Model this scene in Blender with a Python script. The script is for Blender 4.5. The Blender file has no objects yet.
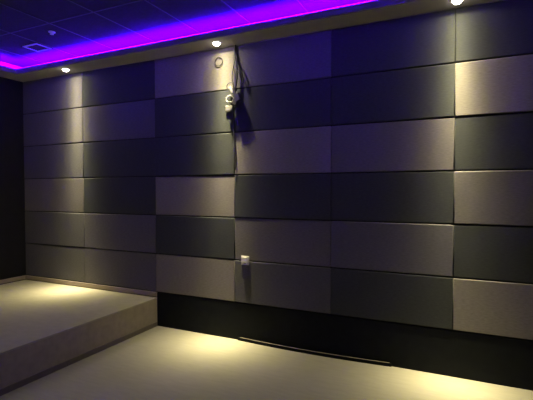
import bpy, bmesh, math, random
from mathutils import Vector, Matrix
random.seed(7)
S = bpy.context.scene
COL = S.collection
PI = math.pi

# ---------------------------------------------------------------- camera
f_px = 416.65
cam_d = bpy.data.cameras.new('camera')
cam_d.sensor_fit = 'HORIZONTAL'; cam_d.sensor_width = 36.0
cam_d.lens = f_px / 533.0 * 36.0
cam = bpy.data.objects.new('camera', cam_d); COL.objects.link(cam)
yaw, pit, rol = -0.4399, -0.0247, -0.0016
d = Vector((math.sin(yaw)*math.cos(pit), math.cos(yaw)*math.cos(pit), math.sin(pit)))
r = Vector((math.cos(yaw), -math.sin(yaw), 0)); u = r.cross(d)
r2 = r*math.cos(rol) + u*math.sin(rol); u2 = -r*math.sin(rol) + u*math.cos(rol)
cam.matrix_world = Matrix(((r2.x, u2.x, -d.x, 4.8879), (r2.y, u2.y, -d.y, -4.2666), (r2.z, u2.z, -d.z, 1.7707), (0, 0, 0, 1)))
S.camera = cam

# ---------------------------------------------------------------- world, exposure
w = bpy.data.worlds.new('world'); S.world = w; w.use_nodes = True
w.node_tree.nodes['Background'].inputs[0].default_value = (0, 0, 0, 1)
w.node_tree.nodes['Background'].inputs[1].default_value = 0
S.view_settings.view_transform = 'Standard'; S.view_settings.look = 'None'
S.view_settings.gamma = 1; S.view_settings.use_curve_mapping = False
S.view_settings.exposure = 0.0

# room measures (metres)
XL, XR, YB, YW = -1.30, 6.02, -5.4, 0.02      # wall faces
ZS, ZL, ZC = 3.444, 3.512, 3.67               # soffit underside, lip top, tray ceiling
DS = 0.345                                    # soffit depth
STAGE_H, STAGE_X = 0.3705, 1.303
KICK = 0.444
WARM = (1.0, 0.87, 0.49)
LED = (0.062, 0.0, 1.0)
P_CORE, P_FILL, P_LED = 2100, 54, 275

# ---------------------------------------------------------------- led light inside the cove (one strip lamp per side)
LED_TILT = 56
def led_light(name, a, b, outward):
    a, b = Vector(a), Vector(b); L = (b-a).length
    l = bpy.data.lights.new(name, 'AREA'); l.shape = 'RECTANGLE'; l.size = L; l.size_y = 0.012
    l.energy = P_LED * L; l.color = LED
    o = bpy.data.objects.new(name, l); COL.objects.link(o)
    o.location = (a+b)/2
    # tape face turned up and towards its own wall
    X = (b-a).normalized(); out = Vector(outward); t_ = math.radians(LED_TILT)
    n = Vector((0, 0, 1))*math.cos(t_) + out*math.sin(t_)
    Z = -n; Y = Z.cross(X)
    o.rotation_euler = Matrix((X, Y, Z)).transposed().to_euler()
li = 0.27
zl = ZS + .013
led_light('led_strip_light', (XL+li, -li+YW, zl), (XR-li, -li+YW, zl), (0, 1, 0))
led_light('led_strip_light', (XL+li, YB+li, zl), (XR-li, YB+li, zl), (0, -1, 0))
led_light('led_strip_light', (XL+li, YB+li, zl), (XL+li, YW-li, zl), (-1, 0, 0))
led_light('led_strip_light', (XR-li, YB+li, zl), (XR-li, YW-li, zl), (1, 0, 0))

# ---------------------------------------------------------------- materials
def mat(name, base, rough=0.7, spec=0.3, metal=0.0, var=0.0, scale=20, stretch=(1, 1, 1), bump=0.0, bscale=300, bdist=0.002, sheen=0.0):
    m = bpy.data.materials.new(name); m.use_nodes = True
    nt = m.node_tree; b = nt.nodes['Principled BSDF']
    b.inputs['Roughness'].default_value = rough
    b.inputs['Specular IOR Level'].default_value = spec
    b.inputs['Metallic'].default_value = metal
    b.inputs['Sheen Weight'].default_value = sheen
    tc = nt.nodes.new('ShaderNodeTexCoord'); mp = nt.nodes.new('ShaderNodeMapping')
    mp.inputs['Scale'].default_value = stretch
    nt.links.new(tc.outputs['Object'], mp.inputs[0])
    n = nt.nodes.new('ShaderNodeTexNoise'); n.inputs['Scale'].default_value = scale; n.inputs['Detail'].default_value = 5
    nt.links.new(mp.outputs[0], n.inputs['Vector'])
    rp = nt.nodes.new('ShaderNodeValToRGB')
    rp.color_ramp.elements[0].position = .3; rp.color_ramp.elements[1].position = .7
    rp.color_ramp.elements[0].color = tuple(max(c*(1-var), 0) for c in base)+(1,)
    rp.color_ramp.elements[1].color = tuple(min(c*(1+var), 1) for c in base)+(1,)
    nt.links.new(n.outputs['Fac'], rp.inputs[0]); nt.links.new(rp.outputs[0], b.inputs['Base Color'])
    if bump:
        n2 = nt.nodes.new('ShaderNodeTexNoise'); n2.inputs['Scale'].default_value = bscale; n2.inputs['Detail'].default_value = 2
        nt.links.new(mp.outputs[0], n2.inputs['Vector'])
        bp = nt.nodes.new('ShaderNodeBump'); bp.inputs['Strength'].default_value = bump; bp.inputs['Distance'].default_value = bdist
        nt.links.new(n2.outputs['Fac'], bp.inputs['Height']); nt.links.new(bp.outputs[0], b.inputs['Normal'])
    return m
def emis(name, col, s):
    m = bpy.data.materials.new(name); m.use_nodes = True
    b = m.node_tree.nodes['Principled BSDF']
    b.inputs['Base Color'].default_value = (*col, 1)
    b.inputs['Emission Color'].default_value = (*col, 1); b.inputs['Emission Strength'].default_value = s
    return m
FAB = dict(rough=.95, spec=.12, var=.16, scale=26, stretch=(1, 1, 5), bump=.5, bscale=150, bdist=.002)
M = {
 'L': mat('taupe_fabric', (.186, .172, .152), **FAB),
 'l': mat('stone_grey_fabric', (.128, .119, .117), **FAB),
 'M': mat('slate_fabric', (.104, .100, .108), **FAB),
 'm': mat('graphite_fabric', (.090, .089, .092), **FAB),
 'D': mat('charcoal_fabric', (.045, .049, .048), **FAB),
 'black_wall': mat('black_wall_paint', (.012, .012, .014), .8, .15, var=.1, scale=8),
 'kick': mat('black_kick_board', (.006, .0075, .009), .8, .15, var=.2, scale=12, bump=.3, bscale=200),
 'soffit': mat('soffit_paint', (.33, .31, .32), .9, .1, var=.04, scale=3),
 'lip': mat('lip_paint', (.25, .24, .26), .85, .15, var=.05, scale=5),
 'tile': mat('dark_ceiling_tile', (.036, .034, .046), .95, .1, var=.1, scale=30, bump=.3),
 'tbar': mat('dark_grid_bar', (.06, .057, .072), .6, .3, var=.05),
 'floor': mat('floor_boards', (.31, .293, .225), .62, .30, var=.05, scale=5, stretch=(1.2, 6, 1), bump=.10, bscale=90, bdist=.001),
 'stage': mat('stage_top_carpet', (.30, .28, .22), .80, .22, var=.05, scale=9, stretch=(1, 2, 1), bump=.2, bscale=220, bdist=.001),
 'riser': mat('riser_carpet', (.27, .235, .18), .9, .12, var=.10, scale=14, bump=.3, bscale=250, bdist=.001),
 'base': mat('taupe_baseboard', (.30, .25, .20), .7, .3, var=.05, scale=6),
 'toe': mat('dark_taupe_strip', (.13, .11, .095), .7, .25, var=.06),
 'darktrim': mat('dark_trim', (.030, .028, .028), .6, .3, var=.1),
 'white': mat('white_plastic', (.62, .60, .58), .4, .45, var=.02),
 'grey': mat('grey_plastic', (.15, .145, .14), .45, .4, var=.03),
 'cable': mat('black_cable', (.022, .020, .028), .5, .4, var=.1),
 'whitecable': mat('white_cable', (.38, .37, .35), .45, .4, var=.04),
 'metal': mat('brushed_metal', (.55, .53, .5), .3, .5, metal=.9, var=.05),
 'pale': mat('pale_wood_edge', (.22, .195, .15), .6, .3, var=.12, scale=15),
 'frame': mat('pale_vent_frame', (.7, .7, .72), .5, .4, var=.04),
 'lens': emis('lamp_lens', (1.0, .90, .74), 22),
 'ledtape': emis('led_tape', LED, 3),
}

# ---------------------------------------------------------------- mesh helpers
def obj(name, bm, m, parent=None, smooth=False, loc=None):
    me = bpy.data.meshes.new(name); bmesh.ops.recalc_face_normals(bm, faces=bm.faces[:])
    if smooth:
        for f in bm.faces: f.smooth = True
    bm.to_mesh(me); bm.free(); me.materials.append(M[m])
    o = bpy.data.objects.new(name, me); COL.objects.link(o)
    if parent: o.parent = parent
    if loc: o.location = loc
    return o
def struct(name, bm, m):
    o = obj(name, bm, m); o['kind'] = 'structure'; return o
def thing(name, label, cat, loc=(0, 0, 0), group=None, rot=0):
    o = bpy.data.objects.new(name, None); COL.objects.link(o)
    o.empty_display_size = .05
    o.location = loc; o.rotation_euler = (0, 0, rot); tag(o, label, cat, group); return o
def tag(o, label, cat, group=None):
    o['label'] = label; o['category'] = cat
    if group: o['group'] = group
    return o
def box(bm, x0, x1, y0, y1, z0, z1, bev=0.0, seg=1):
    g = bmesh.ops.create_cube(bm, size=1)
    vs = g['verts']
    for v in vs:
        v.co = Vector((x0+(v.co.x+.5)*(x1-x0), y0+(v.co.y+.5)*(y1-y0), z0+(v.co.z+.5)*(z1-z0)))
    if bev:
        es = list({e for v in vs for e in v.link_edges})
        bmesh.ops.bevel(bm, geom=es, offset=bev, segments=seg, affect='EDGES', profile=.5)
    return bm
def bx(*a, **k): return box(bmesh.new(), *a, **k)
def lathe(prof, n=32, axis='z'):
    """closed surface of revolution from (radius, height) pairs"""
    bm = bmesh.new(); rings = []
    for (rr, z) in prof:
        if rr < 1e-6: rings.append([bm.verts.new((0, 0, z))])
        else: rings.append([bm.verts.new((rr*math.cos(2*PI*i/n), rr*math.sin(2*PI*i/n), z)) for i in range(n)])
    for a, b in zip(rings, rings[1:]):
        for i in range(n):
            j = (i+1) % n
            if len(a) == 1: bm.faces.new((a[0], b[j], b[i]))
            elif len(b) == 1: bm.faces.new((a[i], a[j], b[0]))
            else: bm.faces.new((a[i], a[j], b[j], b[i]))
    if axis == 'y':
        bmesh.ops.rotate(bm, verts=bm.verts, matrix=Matrix.Rotation(PI/2, 3, 'X'))
    return bm
def catmull(P, k=6):
    P = [Vector(p) for p in P]; Q = [P[0]*2-P[1]]+P+[P[-1]*2-P[-2]]; out = []
    for i in range(1, len(Q)-2):
        a, b, c, e = Q[i-1], Q[i], Q[i+1], Q[i+2]
        for j in range(k):
            t = j/k
            out.append(.5*((2*b)+(c-a)*t+(2*a-5*b+4*c-e)*t*t+(3*b-a-3*c+e)*t**3))
    out.append(P[-1]); return out
def tube(bm, pts, rad, n=8, k=6):
    P = catmull(pts, k); rings = []; up = Vector((0, 1, 0.01)).normalized()
    for i, p in enumerate(P):
        t = (P[min(i+1, len(P)-1)]-P[max(i-1, 0)]).normalized()
        s = t.cross(up)
        if s.length < 1e-3: s = t.cross(Vector((1, 0, 0)))
        s.normalize(); q = s.cross(t).normalized(); up = q
        rings.append([bm.verts.new(p+rad*(math.cos(2*PI*a/n)*s+math.sin(2*PI*a/n)*q)) for a in range(n)])
    for a, b in zip(rings, rings[1:]):
        for i in range(n): bm.faces.new((a[i], a[(i+1) % n], b[(i+1) % n], b[i]))
    bm.faces.new(rings[0][::-1]); bm.faces.new(rings[-1])
    return bm

# ---------------------------------------------------------------- setting
T = .12
struct('floor', bx(XL-T, XR+T, YB-T, YW+T, -.12, 0), 'floor')
struct('wall_back', bx(XL-T, XR+T, YW, YW+T, 0, ZC), 'black_wall')
struct('wall_left', bx(XL-T, XL, YB, YW, 0, ZC), 'black_wall')
struct('wall_right', bx(XR, XR+T, YB, YW, 0, ZC), 'black_wall')
struct('wall_front', bx(XL-T, XR+T, YB-T, YB, 0, ZC), 'black_wall')
struct('ceiling', bx(XL-T, XR+T, YB-T, YW+T, ZC, ZC+.1), 'tile')
# dark tile grid, fine flush bars
bm = bmesh.new(); G = .69; gx0, gy0 = 1.305, -.985
i = -6
while i < 12:
    x = gx0+i*G
    if XL+.02 < x < XR-.02: box(bm, x-.007, x+.007, YB, YW, ZC-.004, ZC+.001)
    y = gy0+i*G
    if YB+.02 < y < -.9: box(bm, XL, XR, y-.007, y+.007, ZC-.0045, ZC+.001)
    i += 1
struct('trim_1', bm, 'tbar')
# soffit ring with upright lip: L section swept round the room as mitred frame
def ring(bm, o0, o1, z0, z1):
    """rectangular frame between wall offsets o0 (outer) and o1 (inner), heights z0..z1, mitred corners"""
    def loop(o, z): return [bm.verts.new((XL+o, YB+o, z)), bm.verts.new((XR-o, YB+o, z)), bm.verts.new((XR-o, YW-o, z)), bm.verts.new((XL+o, YW-o, z))]
    A, B, Cc, Dd = loop(o0, z0), loop(o1, z0), loop(o1, z1), loop(o0, z1)
    for P, Q in ((A, B), (B, Cc), (Cc, Dd), (Dd, A)):
        for i in range(4): bm.faces.new((P[i], P[(i+1) % 4], Q[(i+1) % 4], Q[i]))
    return bm
struct('trim_2', ring(bmesh.new(), 0, DS-.0005, ZS, ZS+.006), 'soffit')
struct('trim_3', ring(bmesh.new(), DS-.016, DS, ZS-.002, ZL), 'lip')
struct('trim_8', ring(bmesh.new(), 0, .012, ZS+.006, ZC), 'soffit')
# black kick board along the foot of the panelled wall (beside the platform only)
struct('trim_4', bx(STAGE_X, XR, .003, YW, 0, KICK-.008, bev=.002), 'kick')
# platform with carpeted riser and toe strip
struct('trim_5', bx(XL, STAGE_X-.012, YB, YW, 0, STAGE_H-.02), 'riser')
struct('trim_6', bx(XL, STAGE_X, YB, YW, STAGE_H-.02, STAGE_H, bev=.004, seg=2), 'stage')
struct('trim_7', bx(STAGE_X-.012, STAGE_X-.002, YB, YW-.018, 0, STAGE_H-.02), 'riser')
struct('baseboard_stage_toe', bx(STAGE_X-.002, STAGE_X+.007, YB, YW-.022, 0, .055, bev=.002), 'toe')
struct('baseboard_back', bx(XL+.014, STAGE_X-.004, -.006, YW, STAGE_H+.010, KICK-.005, bev=.003, seg=2), 'base')
struct('baseboard_left', bx(XL, XL+.014, YB, YW, STAGE_H+.010, KICK-.005, bev=.003, seg=2), 'base')

# ---------------------------------------------------------------- fabric wall panels
XS = [-1.288, 0.0, 1.289, 2.465, 3.631, 4.815, 6.005]
TONES = ['MDLMDD', 'MMDDDL', 'mDDLlD', 'lDLDDl', 'mMDlMD', 'mMLmDL']   # rows from the top, six columns from the left
names = {'L': 'taupe', 'l': 'stone-grey', 'M': 'slate-grey', 'm': 'graphite', 'D': 'charcoal'}
rowname = ['top row under the soffit', 'second row down', 'third row down', 'fourth row down', 'fifth row down', 'bottom row']
colname = ['first column, by the left room corner', 'second column, above the platform end', 'column just left of the hanging cables',
           'column just right of the hanging cables', 'column just left of the right-hand downlight', 'last column at the right edge']
for rw in range(6):
    for cl in range(6):
        t = TONES[rw][cl]
        z1 = KICK + (6-rw)*.5; z0 = z1-.5
        g = .0055; gv = .0012
        dy = random.uniform(-.0025, .0025)
        bm = bmesh.new()
        # padded slab: rounded edges and a very slight cushion in the middle
        box(bm, XS[cl]+gv, XS[cl+1]-gv, dy, YW-.001, z0+g, z1-(g if rw else .003), bev=.0075, seg=3)
        o = obj('acoustic_panel', bm, t, smooth=False)
        for f in o.data.polygons: f.use_smooth = f.area < .02
        tag(o, '%s fabric acoustic panel, %s, %s' % (names[t], rowname[rw], colname[cl]), 'wall panel', 'fabric panels on the wall')

# ---------------------------------------------------------------- recessed downlights and added fill lamps
def make_downlight(x, y, z, label, power=1.0, tau=3.8, tail=.0012, tilt=(math.radians(1), 0), group='round downlights in the soffit', warm=WARM):
    t = thing('downlight', label, 'ceiling light', (x, y, z), group)
    obj('trim_ring', lathe([(.044, .004), (.044, -.004), (.050, -.006), (.058, -.004), (.060, 0), (.060, .004)]), 'white', t, True)
    obj('lens', lathe([(0, -.031), (.014, -.0305), (.027, -.026), (.037, -.016), (.042, -.001), (.042, .003), (0, .003)]), 'lens', t, True)
    l = bpy.data.lights.new('beam_light', 'SPOT'); l.energy = P_CORE*power; l.color = warm
    l.spot_size = PI; l.spot_blend = .15; l.shadow_soft_size = .013
    # reflector distribution: intensity falls off exponentially with the angle from the lamp axis
    l.use_nodes = True; nt = l.node_tree; em = nt.nodes['Emission']
    tc = nt.nodes.new('ShaderNodeTexCoord'); sp = nt.nodes.new('ShaderNodeSeparateXYZ'); nt.links.new(tc.outputs['Normal'], sp.inputs[0])
    def mth(op, x, y=None):
        n = nt.nodes.new('ShaderNodeMath'); n.operation = op
        for k, v in enumerate((x, y)):
            if v is None: continue
            if isinstance(v, (int, float)): n.inputs[k].default_value = v
            else: nt.links.new(v, n.inputs[k])
        return n.outputs[0]
    ang = mth('ARCCOSINE', mth('MINIMUM', mth('ABSOLUTE', sp.outputs['Z']), .99999))
    a0 = math.radians(8)
    rnd = mth('SUBTRACT', mth('SQRT', mth('ADD', mth('MULTIPLY', ang, ang), a0*a0)), a0)
    lobe = mth('POWER', 2.71828, mth('MULTIPLY', rnd, -1/math.radians(tau)))
    wide = mth('MULTIPLY', mth('POWER', 2.71828, mth('MULTIPLY', ang, -1/math.radians(15))), .115)
    nt.links.new(mth('ADD', mth('ADD', lobe, wide), tail), em.inputs['Strength'])
    o = bpy.data.objects.new('beam_light', l); COL.objects.link(o); o.parent = t
    o.location = (0, .028 if y > -1 else 0, -.047)   # burner sits a little to the wall side of the reflector; o.rotation_euler = (tilt[0], tilt[1], 0)
    return t
make_downlight(-.108, -.185, ZS, 'glowing round downlight in the soffit at the left, above the platform')
make_downlight(2.335, -.172, ZS, 'glowing round downlight in the soffit directly above the hanging cables', tilt=(math.radians(1), math.radians(1)))
make_downlight(-1.10, -1.9, ZS, 'added unseen lamp in the soffit over the left wall beyond the picture edge', .75)  # unseen lamp, added to brighten the left part of the platform
make_downlight(4.830, -.170, ZS, 'glowing round downlight at the top right edge of the picture')
for x, wh in ((0.9, 'nearer the platform'), (4.2, 'farther from the platform')):  # unseen lamps added behind the viewer, standing in for general room light
    make_downlight(x, YB+.19, ZS, 'added fill lamp in the soffit behind the viewer, the one %s' % wh, group='added fill lamps behind the viewer')
for x, y, wh in ((.6, -3.5, 'over the platform edge'), (3.2, -3.2, 'over the middle of the floor'), (4.9, -2.6, 'just ahead of the viewer')):  # added out-of-view fill for floor and platform, shaped as ceiling fittings
    make_downlight(x, y, ZC-.005, 'added dim fill lamp in the dark tile ceiling ' + wh, P_FILL/P_CORE, 20, .006, group='added fill lamps in the tile ceiling', warm=(.92, .96, .90), tilt=(0, 0))

# ---------------------------------------------------------------- led tape lying in the cove
for a in (((XL+li, XR-li, YW-li-.006, YW-li+.006)), ((XL+li-.006, XL+li+.006, YB+li, YW-li-.006))):
    o = obj('led_strip', bx(a[0], a[1], a[2], a[3], ZS+.006, ZS+.009), 'ledtape')
    tag(o, 'violet led strip in the ceiling cove over the %s wall' % ('panelled' if a[1]-a[0] > 1 else 'left'), 'led strip', None)

# ---------------------------------------------------------------- ceiling fittings
t = thing('ceiling_vent', 'small square ceiling vent with pale frame above the left cove corner', 'vent', (-.245, -.51, ZC-.004))
bm = bmesh.new(); a, b = .125, .100
for (x0, x1, y0, y1) in ((-a, a, b-.012, b+.012), (-a, a, -b-.012, -b+.012), (-a-.012, -a+.012, -b-.012, b+.012), (a-.012, a+.012, -b-.012, b+.012)):
    box(bm, x0, x1, y0, y1, -.008, .002, bev=.002)
obj('frame', bm, 'frame', t)
bm = bmesh.new()
for k in range(7): box(bm, -a+.01, a-.01, -b+.02+k*.0267-.004, -b+.02+k*.0267+.004, -.004, .002)
obj('grille', bm, 'darktrim', t)
t = thing('sprinkler_head', 'small pale sprinkler fitting on the dark tile ceiling beyond the square vent', 'sprinkler', (.405, -.79, ZC))
obj('cover_plate', lathe([(0, .001), (.040, .001), (.040, -.004), (.034, -.010), (0, -.010)]), 'frame', t, True)
obj('body', lathe([(0, -.008), (.012, -.008), (.012, -.018), (.007, -.020), (.007, -.026), (0, -.026)], 16), 'frame', t, True)
bm = lathe([(0, -.026), (.020, -.026), (.022, -.029), (0, -.029)], 16)
for s in (-1, 1): tube(bm, [(s*.011, 0, -.014), (s*.017, 0, -.020), (s*.008, 0, -.027)], .0025, 6, 3)
obj('deflector', bm, 'frame', t)

# ---------------------------------------------------------------- socket plate
t = thing('wall_socket', 'small white wall socket plate on the panels below the hanging cables', 'socket', (2.608, 0, .949))
obj('plate', bx(-.052, .052, -.012, -.003, -.052, .052, bev=.004, seg=2), 'white', t)
obj('cover', bx(-.037, .037, -.022, -.012, -.030, .038, bev=.005, seg=2), 'white', t)
obj('outlet_hole', bx(-.016, .016, -.024, -.0215, -.034, -.024, bev=.001), 'darktrim', t)
for s in (-1, 1): obj('screw', lathe([(0, -.0005), (.004, 0), (.0045, .002), (0, .002)], 12, 'y'), 'metal', t, loc=(s*.044, -.0125, 0))

# ---------------------------------------------------------------- hanging cables
t = thing('cable_bundle', 'tangled bundle of black and white cables hanging from the soffit', 'cables', (2.49, -.02, 3.44))
O = Vector((2.49, -.02, 3.44))
def cab(name, pts, rad, m):
    return obj(name, tube(bmesh.new(), [Vector((p[0], min(p[1]*.62, -.0135), p[2]))-O for p in pts], rad), m, t, True)
cab('cable', [(2.490, -.030, 3.444), (2.488, -.034, 3.36), (2.494, -.040, 3.30), (2.507, -.045, 3.22), (2.522, -.050, 3.12), (2.515, -.055, 3.02), (2.500, -.06, 2.93), (2.49, -.065, 2.85)], .0105, 'cable')
cab('cable', [(2.496, -.028, 3.444), (2.492, -.030, 3.33), (2.484, -.040, 3.25), (2.462, -.045, 3.15), (2.455, -.050, 3.06), (2.470, -.055, 2.98), (2.485, -.06, 2.92)], .0055, 'cable')
cab('cable', [(2.500, -.035, 3.30), (2.515, -.045, 3.23), (2.548, -.050, 3.18), (2.578, -.050, 3.11), (2.600, -.050, 3.03), (2.598, -.050, 2.99), (2.585, -.05, 3.0), (2.565, -.05, 3.06), (2.54, -.05, 3.12), (2.525, -.05, 3.10), (2.520, -.055, 3.02), (2.51, -.06, 2.95)], .0065, 'cable')
cab('cable', [(2.50, -.06, 3.0), (2.455, -.065, 3.012), (2.415, -.07, 3.008), (2.393, -.07, 2.975), (2.405, -.07, 2.940), (2.440, -.07, 2.930), (2.47, -.065, 2.95), (2.50, -.06, 2.91), (2.51, -.06, 2.86)], .0055, 'cable')
cab('cable', [(2.47, -.07, 2.90), (2.52, -.075, 2.89), (2.545, -.075, 2.85), (2.53, -.07, 2.80), (2.49, -.07, 2.79), (2.46, -.07, 2.82), (2.47, -.07, 2.87), (2.51, -.08, 2.86), (2.53, -.07, 2.77), (2.52, -.06, 2.70)], .0075, 'cable')
coilp = [(2.49, -.08, 2.87), (2.455, -.08, 2.872)]
for k in range(15):
    a_ = math.radians(70+k*42); rr_ = .045-.0006*k
    coilp.append((2.436+1.15*rr_*math.cos(a_), -.078-.0012*k, 2.822+rr_*math.sin(a_)))
o = cab('coil', coilp, .0042, 'whitecable'); o['label'] = 'white coiled cable'
cab('cable', [(2.475, -.06, 2.80), (2.462, -.055, 2.74), (2.460, -.035, 2.68), (2.462, -.016, 2.58), (2.465, -.010, 2.45), (2.477, -.008, 2.30), (2.483, -.008, 2.15), (2.482, -.008, 2.0)], .0065, 'cable')
bm = bx(-.017, .017, -.013, .013, -.042, .042, bev=.007, seg=2)
bmesh.ops.rotate(bm, verts=bm.verts, matrix=Matrix.Rotation(math.radians(-28), 3, 'Y'))
p = obj('plug', bm, 'whitecable', t, loc=Vector((2.458, -.053, 2.925))-O); p['label'] = 'white cable plug'
bm = bx(-.016, .016, -.012, .012, -.055, .055, bev=.005, seg=2)
bmesh.ops.rotate(bm, verts=bm.verts, matrix=Matrix.Rotation(math.radians(-20), 3, 'Y'))
obj('plug', bm, 'cable', t, loc=Vector((2.503, -.056, 2.895))-O)
bm = bx(-.030, .030, -.012, .012, -.035, .035, bev=.004, seg=2)
bmesh.ops.rotate(bm, verts=bm.verts, matrix=Matrix.Rotation(math.radians(15), 3, 'Y'))
obj('plug', bm, 'cable', t, loc=Vector((2.505, -.052, 2.785))-O)
bm = bx(-.036, .036, -.026, .026, -.050, .050, bev=.008, seg=2)
bmesh.ops.rotate(bm, verts=bm.verts, matrix=Matrix.Rotation(math.radians(-18), 3, 'Y'))
obj('plug', bm, 'cable', t, loc=Vector((2.528, -.040, 2.835))-O)
j = obj('adapter', bx(-.050, .050, -.007, .007, -.030, .030, bev=.006, seg=3), 'grey', t, loc=Vector((2.405, -.012, 2.725))-O); j['label'] = 'pale grey rounded adapter box'
obj('adapter_base', bx(-.047, .047, -.006, .006, -.010, .004, bev=.002), 'darktrim', j, loc=(0, 0, -.033))

o = obj('cable_loop', tube(bmesh.new(), [Vector(q) for q in [(2.249, -.002, 3.350), (2.252, -.012, 3.335), (2.232, -.014, 3.322), (2.214, -.012, 3.295), (2.218, -.012, 3.262), (2.245, -.014, 3.240), (2.280, -.012, 3.240), (2.309, -.012, 3.262), (2.314, -.012, 3.295), (2.296, -.014, 3.322), (2.268, -.014, 3.334)]], .0045), 'cable', smooth=True)
tag(o, 'thin dark cable loop poking out of the top panel below the middle downlight', 'cable')

# ---------------------------------------------------------------- loose bowed strip at the foot of the wall
def bowed(x0, x1, bow, z0, z1, th, n=28):
    bm = bmesh.new(); R_ = []
    for i in range(n+1):
        s = i/n; x = x0+(x1-x0)*s; y = -.004-bow*math.sin(PI*s)**.9
        R_.append([bm.verts.new((x, y-th, z0)), bm.verts.new((x, y, z0)), bm.verts.new((x, y, z1)), bm.verts.new((x, y-th, z1))])
    for a, b in zip(R_, R_[1:]):
        for i in range(4): bm.faces.new((a[i], a[(i+1) % 4], b[(i+1) % 4], b[i]))
    bm.faces.new(R_[0]); bm.faces.new(R_[-1][::-1]); return bm
t = thing('skirting_strip', 'thin bowed black skirting strip with pale top edge loose along the wall foot', 'skirting strip', (3.38, 0, 0))
obj('face', bowed(-.87, .88, .040, 0, .034, .008), 'kick', t)
e = obj('top_edge', bowed(-.84, .86, .040, .034, .0385, .010), 'pale', t); e['label'] = 'pale top edge'
